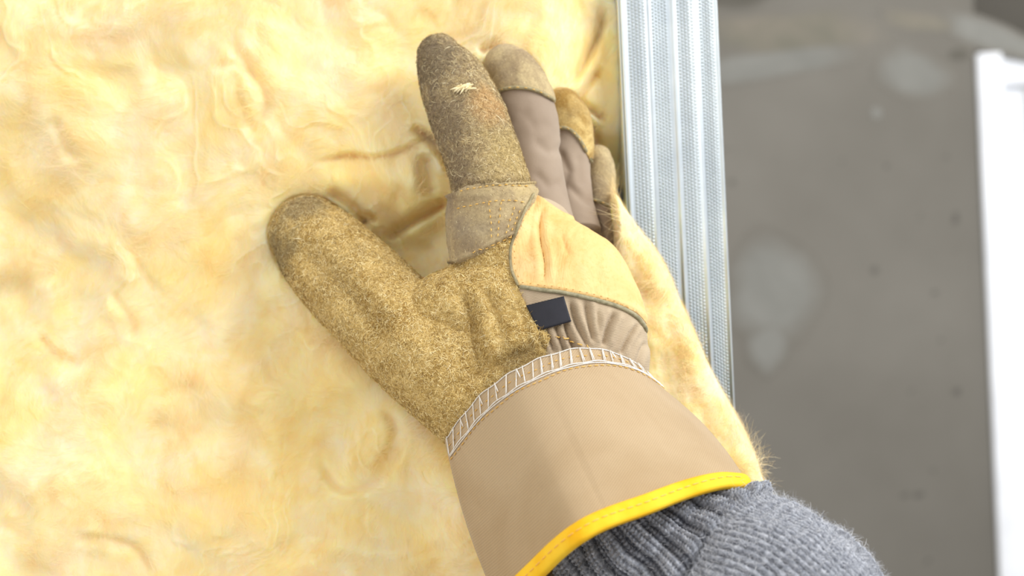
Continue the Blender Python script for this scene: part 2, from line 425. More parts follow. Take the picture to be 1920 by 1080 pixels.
# far wall
m = M('bare_plasterboard', 0.95, 0.1)
c = m.ramp(m.noise(3, 4, 0.6), [(0.35, srgb(118, 114, 106)), (0.65, srgb(127, 123, 115))])
sp = m.noise(38, 1, 0.3); c = m.mix(m.ramp(sp, [(0.74, W0), (0.78, (0.5,) * 3)]), c, srgb(70, 68, 64)); m.set('Base Color', c); mat_board = m.m
def compound(name, col1, col2):
    m = M(name, 0.95, 0.1)
    c = m.ramp(m.noise(9, 5, 0.65, 0.6), [(0.35, col1), (0.65, col2)])
    wallc = m.ramp(m.noise(3, 4, 0.6), [(0.35, srgb(118, 114, 106)), (0.65, srgb(127, 123, 115))])
    k = m.math('ADD', m.attr('mask'), m.math('MULTIPLY', m.math('SUBTRACT', m.noise(16, 4, 0.65), 0.5), 0.9))
    m.set('Base Color', m.mix(m.ramp(k, [(0.15, W0), (0.85, W1)]), wallc, c)); return m.m
mat_comp = compound('joint_compound_grey', srgb(130, 129, 123), srgb(142, 141, 135))
mat_comp2 = compound('joint_compound_warm', srgb(122, 119, 107), srgb(138, 131, 119))
mat_comp3 = compound('joint_compound_dark', srgb(92, 90, 82), srgb(108, 104, 96))
mat_white = plain('white_paint', srgb(232, 234, 238), srgb(242, 244, 248), 12, 0.5, 0.02)
mat_conc = plain('concrete', srgb(120, 116, 108), srgb(142, 138, 130), 9, 0.9, 0.3)
m = M('window_glass', 0.02, 0.5); m.set('Transmission Weight', 1.0).set('Base Color', (0.95, 0.98, 1, 1)).set('IOR', 1.1); mat_glass = m.m

# ------------------------------------------------------------------ the setting
def box(x0, x1, y0, y1, z0, z1, bev=0.0):
    V = np.array([[x, y, z] for z in (z0, z1) for y in (y0, y1) for x in (x0, x1)])
    F = np.array([[0, 2, 3, 1], [4, 5, 7, 6], [0, 1, 5, 4], [2, 6, 7, 3], [0, 4, 6, 2], [1, 3, 7, 5]])
    return V, F
def addbox(name, dims, mat, parent=None, bev=0.0):
    o = mesh_obj(name, *box(*dims), mat, parent, smooth=False)
    if bev:
        b = o.modifiers.new('bevel', 'BEVEL'); b.width = bev; b.segments = 2
    return o
YW = 1.60
def wx(px, py, y=YW): return float(P(px, py, y)[0])
def wz(px, py, y=YW): return float(P(px, py, y)[2])
xj0 = wx(1848, 540); xj1 = wx(1895, 540); ztop = wz(1850, 100)
fl = addbox('floor', (-1.6, 3.2, -1.2, YW + 0.1, -0.05, 0), mat_conc); fl['kind'] = 'structure'
wb_ = addbox('wall_back', (-1.6, xj0, YW, YW + 0.1, 0, 2.7), mat_board); wb_['kind'] = 'structure'
head = addbox('board', (xj0, xj0 + 1.1, YW, YW + 0.1, ztop, 2.7), mat_board, wb_)
sill = addbox('board', (xj0, xj0 + 1.1, YW, YW + 0.1, 0, 0.45), mat_board, wb_)
rb_ = addbox('board', (xj0 + 1.1, 3.2, YW, YW + 0.1, 0, 2.7), mat_board, wb_)
win = thing('window_1', '', '', (xj0 + 0.5, YW, 0.45)); win['kind'] = 'structure'; del win['label']; del win['category']
addbox('window_frame', (xj0, xj1, YW - 0.008, YW + 0.09, 0.45, ztop), mat_white, win, 0.003)
addbox('window_frame', (xj1, xj0 + 1.1, YW + 0.01, YW + 0.09, ztop - 0.05, ztop), mat_white, win, 0.003)
addbox('window_sash', (xj1, xj1 + 0.045, YW + 0.035, YW + 0.075, 0.47, ztop - 0.05), mat_white, win, 0.003)
addbox('window_frame', (xj0 + 1.05, xj0 + 1.1, YW - 0.03, YW + 0.09, 0.45, ztop), mat_white, win, 0.003)
addbox('window_sill', (xj1, xj0 + 1.1, YW - 0.03, YW + 0.09, 0.45, 0.49), mat_white, win, 0.003)
addbox('pane', (xj1 + 0.045, xj0 + 1.05, YW + 0.055, YW + 0.06, 0.49, ztop - 0.05), mat_glass, win)
def smear(cx, cy, rx, ry, rot, mat, seed, pw=1.0, t=0.0004):
    """thin feathered patch of filler trowelled on the far wall"""
    n, r_ = 56, 14; V = []; mk = []; r = np.random.default_rng(seed)
    ph = r.random(6) * 6.28; am = r.random(6) * np.array([0.10, 0.09, 0.07, 0.05, 0.04, 0.03])
    for i in range(r_ + 1):
        q = i / r_
        for j in range(n):
            a = 2 * math.pi * j / n
            k = 1 + sum(am[z] * math.sin((z + 2) * a + ph[z]) for z in range(6))
            x = rx * q * k * math.copysign(abs(math.cos(a)) ** pw, math.cos(a)); y = ry * q * k * math.copysign(abs(math.sin(a)) ** pw, math.sin(a))
            X = cx + x * math.cos(rot) - y * math.sin(rot); Y = cy + x * math.sin(rot) + y * math.cos(rot)
            V.append(P(X, Y, YW) + np.array([0, -t * (1 - q ** 3) - 0.0002, 0])); mk.append(min(1, (1 - q) * 1.8))
    o = mesh_obj('joint_compound', np.array(V), gridfaces(r_ + 1, n, True), mat, wb_, smooth=False, attrs={'mask': mk}); return o
smear(1440, 120, 190, 34, -0.17, mat_comp, 3, 0.7)
smear(1480, 60, 200, 45, -0.05, mat_comp2, 4, 0.8, 0.0005)
smear(1370, -6, 90, 26, -0.05, mat_comp3, 5, 0.9, 0.0005)
smear(1712, 138, 78, 52, 0.35, mat_comp, 6, 0.85, 0.0005)
smear(1450, 545, 105, 110, 0.2, mat_comp, 17, 0.9)
smear(1440, 650, 45, 60, 0.1, mat_comp, 18, 1.0, 0.0005)
smear(1860, 68, 120, 28, 0.32, mat_comp, 9, 0.8, 0.0005)
smear(1720, 40, 80, 22, 0.1, mat_comp2, 10, 0.9, 0.0005)
smear(1800, 102, 26, 16, 0.0, mat_comp3, 12, 1.0, 0.0005)
smear(1644, 212, 14, 14, 0.0, mat_comp, 13, 1.0)

# ------------------------------------------------------------------ metal stud (open steel profile with knurled flange)
YS = 0.004
def sx(px): return float(P(px, 540, YS)[0]) - (P(960, 540, 0)[0])
rowx = lambda px: float(P(px + 0.0437 * 540, 540, YS)[0])     # px measured on the top row of the photo
Z0, Z1 = 0.0, 2.5
prof = [(1161, 62), (1161, 1.0), (1163, 0.2), (1166, 0.0), (1169, 0.4), (1172, 0.9), (1211, 0.9), (1214, 0.5), (1218, 1.3), (1251, 1.3),
        (1254, 1.6), (1257, 1.6), (1259, 0.5), (1263, 0.5), (1266, 1.1), (1300, 1.1), (1303, 0.4), (1306, 0.4), (1309, 1.3), (1338, 1.3), (1341, 0.5), (1344, 0.2), (1345, 0.8), (1345, 9)]
pv = np.array([[rowx(a), YS + b / 1000] for a, b in prof])
stud = thing('metal_stud', 'shiny galvanised steel stud with knurled bands standing upright beside the yellow wool', 'stud', (rowx(1250), 0.03, 0))
def sweep_profile(name, pv, z0, z1, t, parent, mat):
    n = len(pv); T = np.gradient(pv, axis=0); T /= np.linalg.norm(T, axis=1)[:, None]; Nn = np.stack([-T[:, 1], T[:, 0]], 1)
    inn = pv + Nn * t
    loop = np.vstack([pv, inn[::-1]]); k = len(loop)
    V = np.vstack([np.c_[loop, np.full(k, z)] for z in (z0, z1)])
    F = gridfaces(2, k, True)
    o = mesh_obj(name, V, F, mat, parent, smooth=False); return o
sweep_profile('flange', pv[1:23], Z0, Z1, 0.0006, stud, mat_steel)
sweep_profile('web', np.array([[rowx(1161), YS + 0.001], [rowx(1161), YS + 0.03], [rowx(1161), YS + 0.066]]), Z0, Z1, 0.0006, stud, mat_steel)
sweep_profile('lip', np.array([[rowx(1345), YS + 0.0008], [rowx(1345), YS + 0.005], [rowx(1345), YS + 0.009]]), Z0, Z1, 0.0006, stud, mat_steel)
sweep_profile('rear_flange', np.array([[rowx(1161), YS + 0.066], [rowx(1250), YS + 0.066], [rowx(1345), YS + 0.066]]), Z0, Z1, 0.0006, stud, mat_steel)
# knurl: small pressed pyramids, four bands of six rows
zs = np.arange(H - 0.16, H + 0.16, 6.5 * sc(YS)); V = []; F = []; o_ = 0
for (a, b, yb) in ((1175, 1209, 0.9), (1221, 1250, 1.3), (1268, 1299, 1.1), (1311, 1337, 1.3)):
    for k in range(5):
        x = rowx(a + (k + 0.5) * (b - a) / 5)
        for i, z in enumerate(zs):
            zz = z + (k % 2) * 3.2 * sc(YS); h = 0.0007; r = 2.2 * sc(YS); y = YS + yb / 1000
            V += [(x - r, y, zz - r), (x + r, y, zz - r), (x + r, y, zz + r), (x - r, y, zz + r),
                  (x - r * .4, y - h, zz - r * .4), (x + r * .4, y - h, zz - r * .4), (x + r * .4, y - h, zz + r * .4), (x - r * .4, y - h, zz + r * .4)]
            F += [[o_ + p for p in q] for q in ((4, 5, 6, 7), (0, 1, 5, 4), (1, 2, 6, 5), (2, 3, 7, 6), (3, 0, 4, 7))]; o_ += 8
kn = mesh_obj('knurled_dimples', np.array(V), np.array(F), mat_steel, stud, smooth=True); kn['kind'] = 'stuff'
# small punched marks down the web
V = []; F = []; o_ = 0
for i, z in enumerate(np.arange(H - 0.14, H + 0.14, 0.0052)):
    x = rowx(1161) - 0.0001; y = YS + 0.022
    b_ = box(x - 0.0004, x, y, y + 0.0035, z, z + 0.001)
    V.append(b_[0]); F.append(b_[1] + o_); o_ += 8
pm = mesh_obj('punched_marks', np.vstack(V), np.vstack(F), mat_hem, stud, smooth=False); pm['kind'] = 'stuff'
# board closing the far side of the stud bay
wl = addbox('wall_left', (-0.46, rowx(1345), YS + 0.074, YS + 0.087, 0, 2.5), mat_board); wl['kind'] = 'structure'
st2 = thing('metal_stud', 'far left steel stud closing the wool bay outside the view', 'stud', (-0.43, 0.03, 0))
bpy.data.objects.remove(st2)

# ------------------------------------------------------------------ hand tubes (px, py, y, ra, rb)
INDEX = [(823, 102, -.030, 36, 34), (828, 116, -.031, 44, 40), (850, 156, -.036, 60, 52), (878, 220, -.042, 67, 60), (904, 290, -.047, 67, 62), (920, 350, -.050, 70, 66), (926, 420, -.052, 80, 70), (940, 480, -.054, 86, 74)]
MIDDLE = [(947, 124, -.020, 38, 36), (962, 140, -.021, 47, 44), (978, 178, -.023, 54, 50), (993, 235, -.026, 56, 54), (996, 300, -.029, 57, 54), (1005, 370, -.032, 60, 54), (1020, 440, -.038, 62, 54)]
RING = [(1052, 203, -.006, 37, 36), (1060, 225, -.007, 44, 42), (1066, 270, -.009, 44, 42), (1064, 320, -.012, 43, 42), (1068, 380, -.016, 45, 42), (1080, 440, -.022, 48, 44)]
LITTLE = [(1121, 297, .002, 22, 26), (1123, 312, .001, 26, 30), (1124, 345, -.001, 26, 30), (1124, 385, -.004, 24, 28), (1126, 430, -.008, 26, 28), (1120, 490, -.014, 32, 30)]
THUMB = [(574, 436, -.022, 66, 60), (592, 456, -.025, 76, 70), (637, 504, -.032, 86, 78), (690, 556, -.040, 90, 84), (742, 610, -.048, 94, 90), (820, 682, -.058, 98, 96), (890, 748, -.064, 92, 90)]
WEB = [(780, 618, -.052, 70, 70), (850, 585, -.056, 76, 76), (930, 560, -.058, 80, 80)]
BACK = [(1000, 442, -.048, 78, 60), (1012, 485, -.052, 120, 74), (1032, 550, -.058, 152, 90), (1042, 620, -.063, 168, 96), (1044, 690, -.067, 173, 98), (1046, 780, -.072, 158, 96)]

# ------------------------------------------------------------------ insulation batt
bx0 = -0.44
zz = np.unique(np.r_[np.linspace(0, H - 0.15, 30), np.arange(H - 0.15, H + 0.15, 0.00065), np.linspace(H + 0.15, 2.5, 24)])
edge_px = spline([(1140, 250), (1146, 330), (1168, 375), (1206, 432), (1248, 492), (1292, 590), (1335, 690), (1388, 790), (1418, 860), (1440, 940), (1456, 1010), (1462, 1090), (1470, 1300)], 200)
YE = -0.035
ew = P(edge_px[:, 0], edge_px[:, 1], np.full(200, YE)); order = np.argsort(ew[:, 2])
xe = np.interp(zz, ew[order, 2], ew[order, 0]); x_stud = rowx(1161) - 0.0006
over = sstep(H + 0.040, H + 0.0300, zz)                        # 1 where the batt spills over the stud
zpy = proj(np.stack([np.full_like(zz, x_stud), np.full_like(zz, 0.0), zz], 1))[1]
over = sstep(345, 440, zpy) ** 0.7
xr = xe + (x_stud - xe) * sstep(352, 336, zpy)
fine = np.r_[np.linspace(0, 0.42, 26)[:-1] , np.linspace(0.42, 1, 560)]
ncurl = 22; a_c = np.linspace(0, math.pi * 0.92, ncurl + 1)[1:]
X = np.zeros((len(zz), len(fine) + ncurl)); Yc = np.zeros_like(X); curlw = np.zeros_like(X)
RC = 0.010
for i in range(len(zz)):
    xend = xr[i] - RC * over[i]
    X[i, :len(fine)] = bx0 + (xend - bx0) * fine
    X[i, len(fine):] = xend + RC * over[i] * np.sin(a_c)
    curlw[i, len(fine):] = (1 - np.cos(a_c)) * (RC * over[i] + 0.012 * (1 - over[i]))
Z = np.repeat(zz[:, None], X.shape[1], 1)
px, py = proj(np.stack([X, np.full_like(X, -0.02), Z], -1))
wxn = fbm(px / 160, py / 160, 3, 40) * 150; wyn = fbm(px / 160 + 31, py / 160 + 5, 3, 50) * 150
h = -0.014 - 0.026 * sstep(520, 1000, py)
h = h + 0.012 * fbm((px + wxn) / 300, (py + wyn) / 300, 2, 3) + 0.0046 * fbm((px + .6 * wxn) / 140, (py + .6 * wyn) / 140, 3, 9)
rid = np.abs(fbm((px + 1.4 * wxn) / 90, (py + 1.4 * wyn) / 130, 3, 70)); h = h - 0.0008 * np.exp(-(rid / 0.09) ** 2) * sstep(-0.1, 0.3, fbm(px / 200, py / 200, 2, 77))
h = h + 0.0003 * fbm((px + wxn) / 16, (py + wyn) / 30, 3, 21)
# wool is pushed back where the finger tips press it against the stud
rec = sstep(1015, 1150, px) * sstep(430, 300, py)
h = h + rec * 0.032
h = h + 0.018 * sstep(960, 1120, px) * sstep(200, 330, py) * sstep(480, 380, py)
# under the palm and between thumb and forefinger
def groove(line, depth, width, side=0.0, sw=30, fade=0.18):
    global h
    d, t, s = pldist(px, py, spline(line, 40)[:, :2]); e = np.minimum(1, np.minimum(t, 1 - t) / fade + 0.02)
    h = h + depth * e * np.exp(-(d / width) ** 2) - side * e * np.exp(-(d / sw)) * (s > 0) * (1 - np.exp(-(d / width) ** 2))
groove([(585, 305), (650, 292), (700, 296), (750, 284), (790, 262), (812, 258), (850, 300)], 0.0055, 5.5, -0.004, 40)
groove([(770, 238), (800, 255), (830, 290), (850, 330)], 0.010, 9, 0.004, 30)
groove([(715, 448), (755, 424), (790, 405), (822, 386), (850, 372)], 0.009, 9, 0.0, 40)
groove([(610, 360), (640, 372), (665, 395), (690, 430)], 0.007, 10, 0.0, 30)
groove([(668, 415), (690, 408), (706, 412)], 0.007, 6)
groove([(798, 285), (800, 330), (806, 372)], 0.007, 14)
groove([(1070, 150), (1100, 100), (1130, 40), (1145, -20)], 0.006, 9, 0.004, 40)
groove([(1085, 190), (1110, 140), (1140, 100)], 0.007, 7, -0.003, 30)
groove([(1062, 165), (1100, 178), (1150, 205)], 0.008, 8, 0.004, 25)
groove([(900, 96), (912, 84), (940, 74)], 0.006, 8)
groove([(1075, 172), (1118, 220), (1140, 262)], 0.009, 10, 0.004, 30)
groove([(930, 560 - 300), (985, 70), (1040, 20)], 0.003, 14)
groove([(420, 60), (470, 130), (500, 190), (470, 250)], 0.003, 12, 0.002, 40)
groove([(395, 130), (440, 120), (480, 150)], 0.002, 8)
groove([(720, 760), (745, 800), (730, 850), (700, 880)], 0.003, 12, 0.003, 30)
groove([(600, 850), (640, 905), (700, 900), (740, 860), (770, 800)], 0.002, 9, 0.003, 25)
groove([(60, 620), (90, 660), (150, 690)], 0.003, 10, 0.002, 30)
groove([(160, 990), (220, 1000), (270, 1020), (300, 1070)], 0.003, 10)
groove([(440, 120), (450, 190), (480, 260)], 0.002, 10)
groove([(100, 220), (130, 280), (160, 300)], 0.003, 12)
groove([(200, 540), (240, 600), (255, 640)], 0.002, 9)
d, t, s = pldist(px, py, [(640, 345), (700, 330), (770, 340)]); h = h - 0.010 * np.exp(-(d / 50) ** 2)
d, t, s = pldist(px, py, [(720, 480), (790, 470), (820, 440)]); h = h + 0.010 * np.exp(-(d / 42) ** 2)
d, t, s = pldist(px, py, [(810, 330), (835, 350)]); h = h + 0.006 * np.exp(-(d / 26) ** 2)
d, t, s = pldist(px, py, [(800, 940), (810, 950)]); h = h + 0.005 * np.exp(-(d / 40) ** 2)
# spill over the stud: front face well clear of the steel
flap = sstep(332, 362, zpy)[:, None] * sstep(1118, 1160, px)
h = h * (1 - flap) + flap * (-0.036 - 0.008 * sstep(500, 950, py) + 0.005 * fbm(px / 70, py / 70, 3, 90) + 0.0007 * fbm(px / 12, py / 20, 3, 33))
for path, k in ((INDEX, 1.0), (MIDDLE, 1.0), (RING, 1.0), (LITTLE, 1.0), (THUMB, 1.0), (WEB, 1.0), (BACK, 1.0)):
    p = spline(path, 40); best = np.full(px.shape, 1e9); yt = np.zeros(px.shape)
    for q in p:
        dd = np.hypot(px - q[0], py - q[1]) / q[3]
        mm = dd < best; best = np.where(mm, dd, best); yt = np.where(mm, q[2] + q[4] * 0.9 * sc(q[2]), yt)
    wgt = sstep(1.16, 0.90, best)
    h = h + wgt * np.maximum(0, yt - h)
# the wool swells up against the underside of the hand, and stays behind the cuff
low, _, _ = pldist(px, py, [(560, 540), (660, 690), (760, 780), (840, 850), (880, 960), (910, 1080)])
h = h - 0.008 * np.exp(-(low / 60) ** 2)
yback = np.interp(py, [600, 700, 800, 900, 1200], [-0.030, -0.036, -0.044, -0.058, -0.075])
msk = sstep(0, -30, -polysd(px, py, [(840, 830), (1000, 680), (1220, 700), (1400, 905), (1420, 1400), (960, 1400), (930, 1090)]))
h = h * (1 - over[:, None] * 0) 
outside = (np.abs(Z - H) > 0.16) | (X < -0.27)
h = np.where(outside, np.clip(h, -0.06, 0.0), h)
Yb = h + curlw
BV = np.stack([X, Yb, Z], -1).reshape(-1, 3); BF = gridfaces(*X.shape)
n0 = np.cross(BV[BF[:, 1]] - BV[BF[:, 0]], BV[BF[:, 2]] - BV[BF[:, 0]])
if n0[:, 1].sum() > 0: BF = BF[:, ::-1].copy()
batt = thing('insulation_batt', 'thick fluffy yellow glass wool filling the stud bay and spilling over the steel', 'insulation', (-0.1, 0.02, 0))
mesh_obj('wool_blanket', BV, BF, mat_wool, batt)
BN = vnormals(BV, BF)
inview = ((np.abs(Z - H) < 0.135) & (X > -0.24)).ravel().astype(float)
def wflow(root, r):
    a = fbm(root[:, 0] * 22 + 50, root[:, 2] * 22 + 50, 3, 60) * 7 + 1.2
    return np.stack([np.cos(a), 0 * a, np.sin(a)], 1) * 1.6
fv, ff, fr = fibres(BV, tris(BF), BN, inview, 110000, 0.011, 0.00008, 0.22, 0.18, (wflow, 0.5), 5, 5)
fo = mesh_obj('loose_fibres', fv, ff, mat_woolf, batt, attrs={'rnd': fr}); fo['kind'] = 'stuff'
edm = (inview * ((px > 1180) & (over[:, None] > 0.5)).ravel() * (np.arange(X.shape[1])[None, :] >= len(fine) - 14).repeat(len(zz), 0).ravel())
fv, ff, fr = fibres(BV, tris(BF), BN, edm, 9000, 0.0028, 0.00007, 1.0, 0.35, None, 5, 6)
fo = mesh_obj('edge_fuzz', fv, ff, mat_woolf, batt, attrs={'rnd': fr}); fo['kind'] = 'stuff'

# ------------------------------------------------------------------ work glove
glove = thing('work_glove', 'worn suede and canvas work glove pressing its palm into the yellow wool', 'glove', tuple(P(1030, 700, -0.065)))
BD, BDF = remesh([tube(p) for p in (THUMB, WEB, INDEX, BACK)], 0.00075, 22, 0.5)
gx, gy = proj(BD); GN = vnormals(BD, BDF); front = sstep(-0.2, 0.2, -GN[:, 1])
disp = np.zeros(len(BD))
def dgr(line, depth, width, side=0.0, fade=0.15):
    global disp
    d, t, s = pldist(gx, gy, spline(line, 30)[:, :2]); e = np.clip(np.minimum(t, 1 - t) / fade + 0.05, 0, 1)
    disp = disp - front * e * depth * np.exp(-(d / width) ** 2) + front * side * e * (np.exp(-((d - width * 1.6) / width) ** 2))
# gathers of the cotton above the cuff
for ln, dp, wd in (([(1020, 600), (1028, 630), (1040, 662)], .0018, 5), ([(1040, 604), (1050, 635), (1062, 668)], .0022, 5), ([(1056, 598), (1066, 630), (1080, 662)], .0026, 6),
                   ([(1068, 560), (1078, 600), (1096, 636), (1104, 655)], .0024, 6), ([(1098, 562), (1104, 600), (1114, 645)], .0026, 7), ([(1155, 584), (1140, 615), (1131, 650)], .0030, 7),
                   ([(1196, 608), (1180, 632), (1163, 665)], .0020, 5), ([(1120, 580), (1122, 610), (1124, 640)], .0012, 5), ([(1010, 612), (1016, 640), (1024, 665)], .0014, 5), ([(1212, 640), (1200, 665), (1190, 690)], .0014, 6)):
    dgr(ln, dp, wd, dp * 0.35)
# creases of the suede
dgr([(560, 455), (600, 500), (660, 560), (705, 610), (725, 660)], .0032, 26, .0008)
dgr([(860, 545), (885, 590), (900, 640), (905, 690)], .0022, 14, .0012)
dgr([(905, 540), (930, 590), (945, 650)], .0014, 12, .0006)
dgr([(960, 520), (975, 570), (990, 630), (1000, 660)], .0010, 10)
dgr([(850, 740), (900, 700), (960, 672), (1010, 655)], .0020, 13, .0006)
dgr([(700, 560), (740, 600), (760, 660)], -.0012, 26)
dgr([(862, 360), (900, 352), (950, 348), (1000, 345)], .0009, 8, .0005)
dgr([(1015, 390), (1012, 440), (1022, 500), (1018, 535)], .0012, 7, .0006)
dgr([(1050, 440), (1062, 470), (1068, 485)], .0007, 5)
dgr([(1130, 470), (1120, 500), (1125, 540)], .0006, 12)
dgr([(835, 160), (850, 185), (870, 195)], .0005, 10)
disp += front * 0.0006 * fbm(gx / 40, gy / 40, 3, 15)
BD = BD + GN * disp[:, None]; GN = vnormals(BD, BDF)
ccurve = [(1003, 352), (990, 385), (972, 425), (958, 465), (960, 505), (976, 545), (992, 585), (1012, 615), (1028, 640), (1024, 668), (1000, 740), (1000, 900)]
sm = spline(ccurve, 60)[:, :2]
jag = np.stack([vnoise(np.arange(60) * 0.9, np.zeros(60), 5) * 7, vnoise(np.arange(60) * 0.9, np.ones(60), 6) * 5], 1)
sm = sm + jag
suede_poly = [tuple(q) for q in sm] + [(400, 900), (400, 0), (1060, 0), (1060, 330)]
fsu = polysd(gx, gy, suede_poly)
seam1 = [(780, 378), (840, 372), (900, 356), (950, 348), (1005, 344), (1080, 330)]
tear = [(812, 508), (830, 508), (842, 498), (868, 492), (900, 478), (935, 458), (962, 446), (1010, 430)]
up1 = polysd(gx, gy, [tuple(q) for q in spline(seam1, 30)[:, :2]] + [(1080, -200), (600, -200), (600, 300)])
tl = spline(tear, 40)[:, :2] + np.stack([np.zeros(40), vnoise(np.arange(40) * 0.8, np.zeros(40), 8) * 5], 1)
up2 = polysd(gx, gy, [tuple(q) for q in tl] + [(1100, 400), (1100, -200), (772, -200), (772, 470)])
ex = np.c_[GN, fsu]
def piece(name, f, thick, inner, mat, parent=glove, lip=0.0, taper=4.0, label=None):
    v, fc, fv_, e_ = clip(BD, BDF, f, GN)
    n = e_ / (np.linalg.norm(e_, axis=1)[:, None] + 1e-9)
    t = thick * (0.45 + 0.55 * sstep(0, taper, fv_)) + lip * np.exp(-((fv_ - taper) / (taper * 0.9)) ** 2)
    vo, fo_ = shell(v, fc, n, t, inner)
    o = mesh_obj(name, vo, fo_, mat, parent)
    if label: o['label'] = label
    return o, v + n * t[:, None], fc, n, fv_
isfab = -fsu + 4
hb, hv, hf, hn, _ = piece('hand_back', np.minimum(isfab, 900 - gy), 0.0003, 0.0004, mat_back, label='beige cotton twill back gathered above the cuff')
th_o, tv, tf, tn, tfv = piece('thumb_panel', np.minimum(fsu, -up2 + 6), 0.0011, 0.0003, mat_suede_thumb, lip=0.0002, label='ochre rough suede thumb and palm piece')
ix_o, iv, if_, in_, ifv = piece('index_finger', np.minimum(fsu, up1 + 2), 0.0009, 0.0003, mat_suede_index, label='grimy grey brown suede forefinger')
bd_o, dv, df_, dn_, dfv = piece('finger_band', np.minimum(np.minimum(fsu + 1, up2), -up1 + 5), 0.0026, 0.0002, mat_suede_index, lip=0.0012, label='stitched suede band with a frayed lower edge')
patch_poly = spline([(1003, 362), (1030, 382), (1062, 402), (1098, 414), (1122, 430), (1146, 458), (1180, 480), (1230, 560), (1260, 640), (1228, 640), (1214, 615), (1196, 592), (1162, 573), (1112, 559), (1060, 548), (1020, 542), (972, 536), (950, 500), (948, 465), (968, 425), (986, 388), (1003, 362)], 120)[:, :2]
fpa = polysd(gx, gy, [tuple(q) for q in patch_poly])
fpa = np.minimum(fpa, (-0.046 - BD[:, 1]) / 0.00021)
fpa = np.minimum(fpa, -fsu + 9)
kp, kv, kf, kn_, _ = piece('knuckle_patch', fpa, 0.0011, 0.0, mat_patch, lip=0.0002, label='smooth yellow leather patch over the knuckles')

tree_all = BVHTree.FromPolygons([tuple(v) for v in np.vstack([tv, iv, dv, kv, hv])],
                                np.vstack([tf, if_ + len(tv), df_ + len(tv) + len(iv), kf + len(tv) + len(iv) + len(dv), hf + len(tv) + len(iv) + len(dv) + len(kv)]).tolist())
# suede nap
def addnap(parent, v, f, n, cnt, L, wdt, mat, seed, lift=0.5, curl=0.5):
    a, b = proj(v); msk = ((n[:, 1] < 0.25)).astype(float)
    fv_, ff_, fr_ = fibres(v, f, n, msk, cnt, L, wdt, lift, curl, None, 4, seed)
    o = mesh_obj('suede_nap', fv_, ff_, mat, parent, attrs={'rnd': fr_}); o['kind'] = 'stuff'
addnap(th_o, tv, tf, tn, 75000, 0.0019, 0.00020, mat_nap_thumb, 31, 0.6, 0.45)
addnap(ix_o, iv, if_, in_, 26000, 0.0021, 0.00019, mat_nap_index, 32, 0.5, 0.7)
addnap(bd_o, dv, df_, dn_, 3000, 0.0012, 0.00014, mat_nap_index, 33, 0.35, 0.5)

def curls(parent, v, f, n, cnt, seed):
    a, b = proj(v)
    fv_, ff_, fr_ = fibres(v, f, n, (n[:, 1] < 0.2).astype(float), cnt, 0.0042, 0.00020, 0.35, 0.62, None, 7, seed)
    o = mesh_obj('loose_curls', fv_, ff_, mat_curl, parent, attrs={'rnd': fr_}); o['kind'] = 'stuff'
mat_curl = nap('pale_suede_curl', [(0, srgb(206, 184, 136)), (1, srgb(250, 238, 200))])
curls(ix_o, iv, if_, in_, 900, 71); curls(th_o, tv, tf, tn, 900, 72)

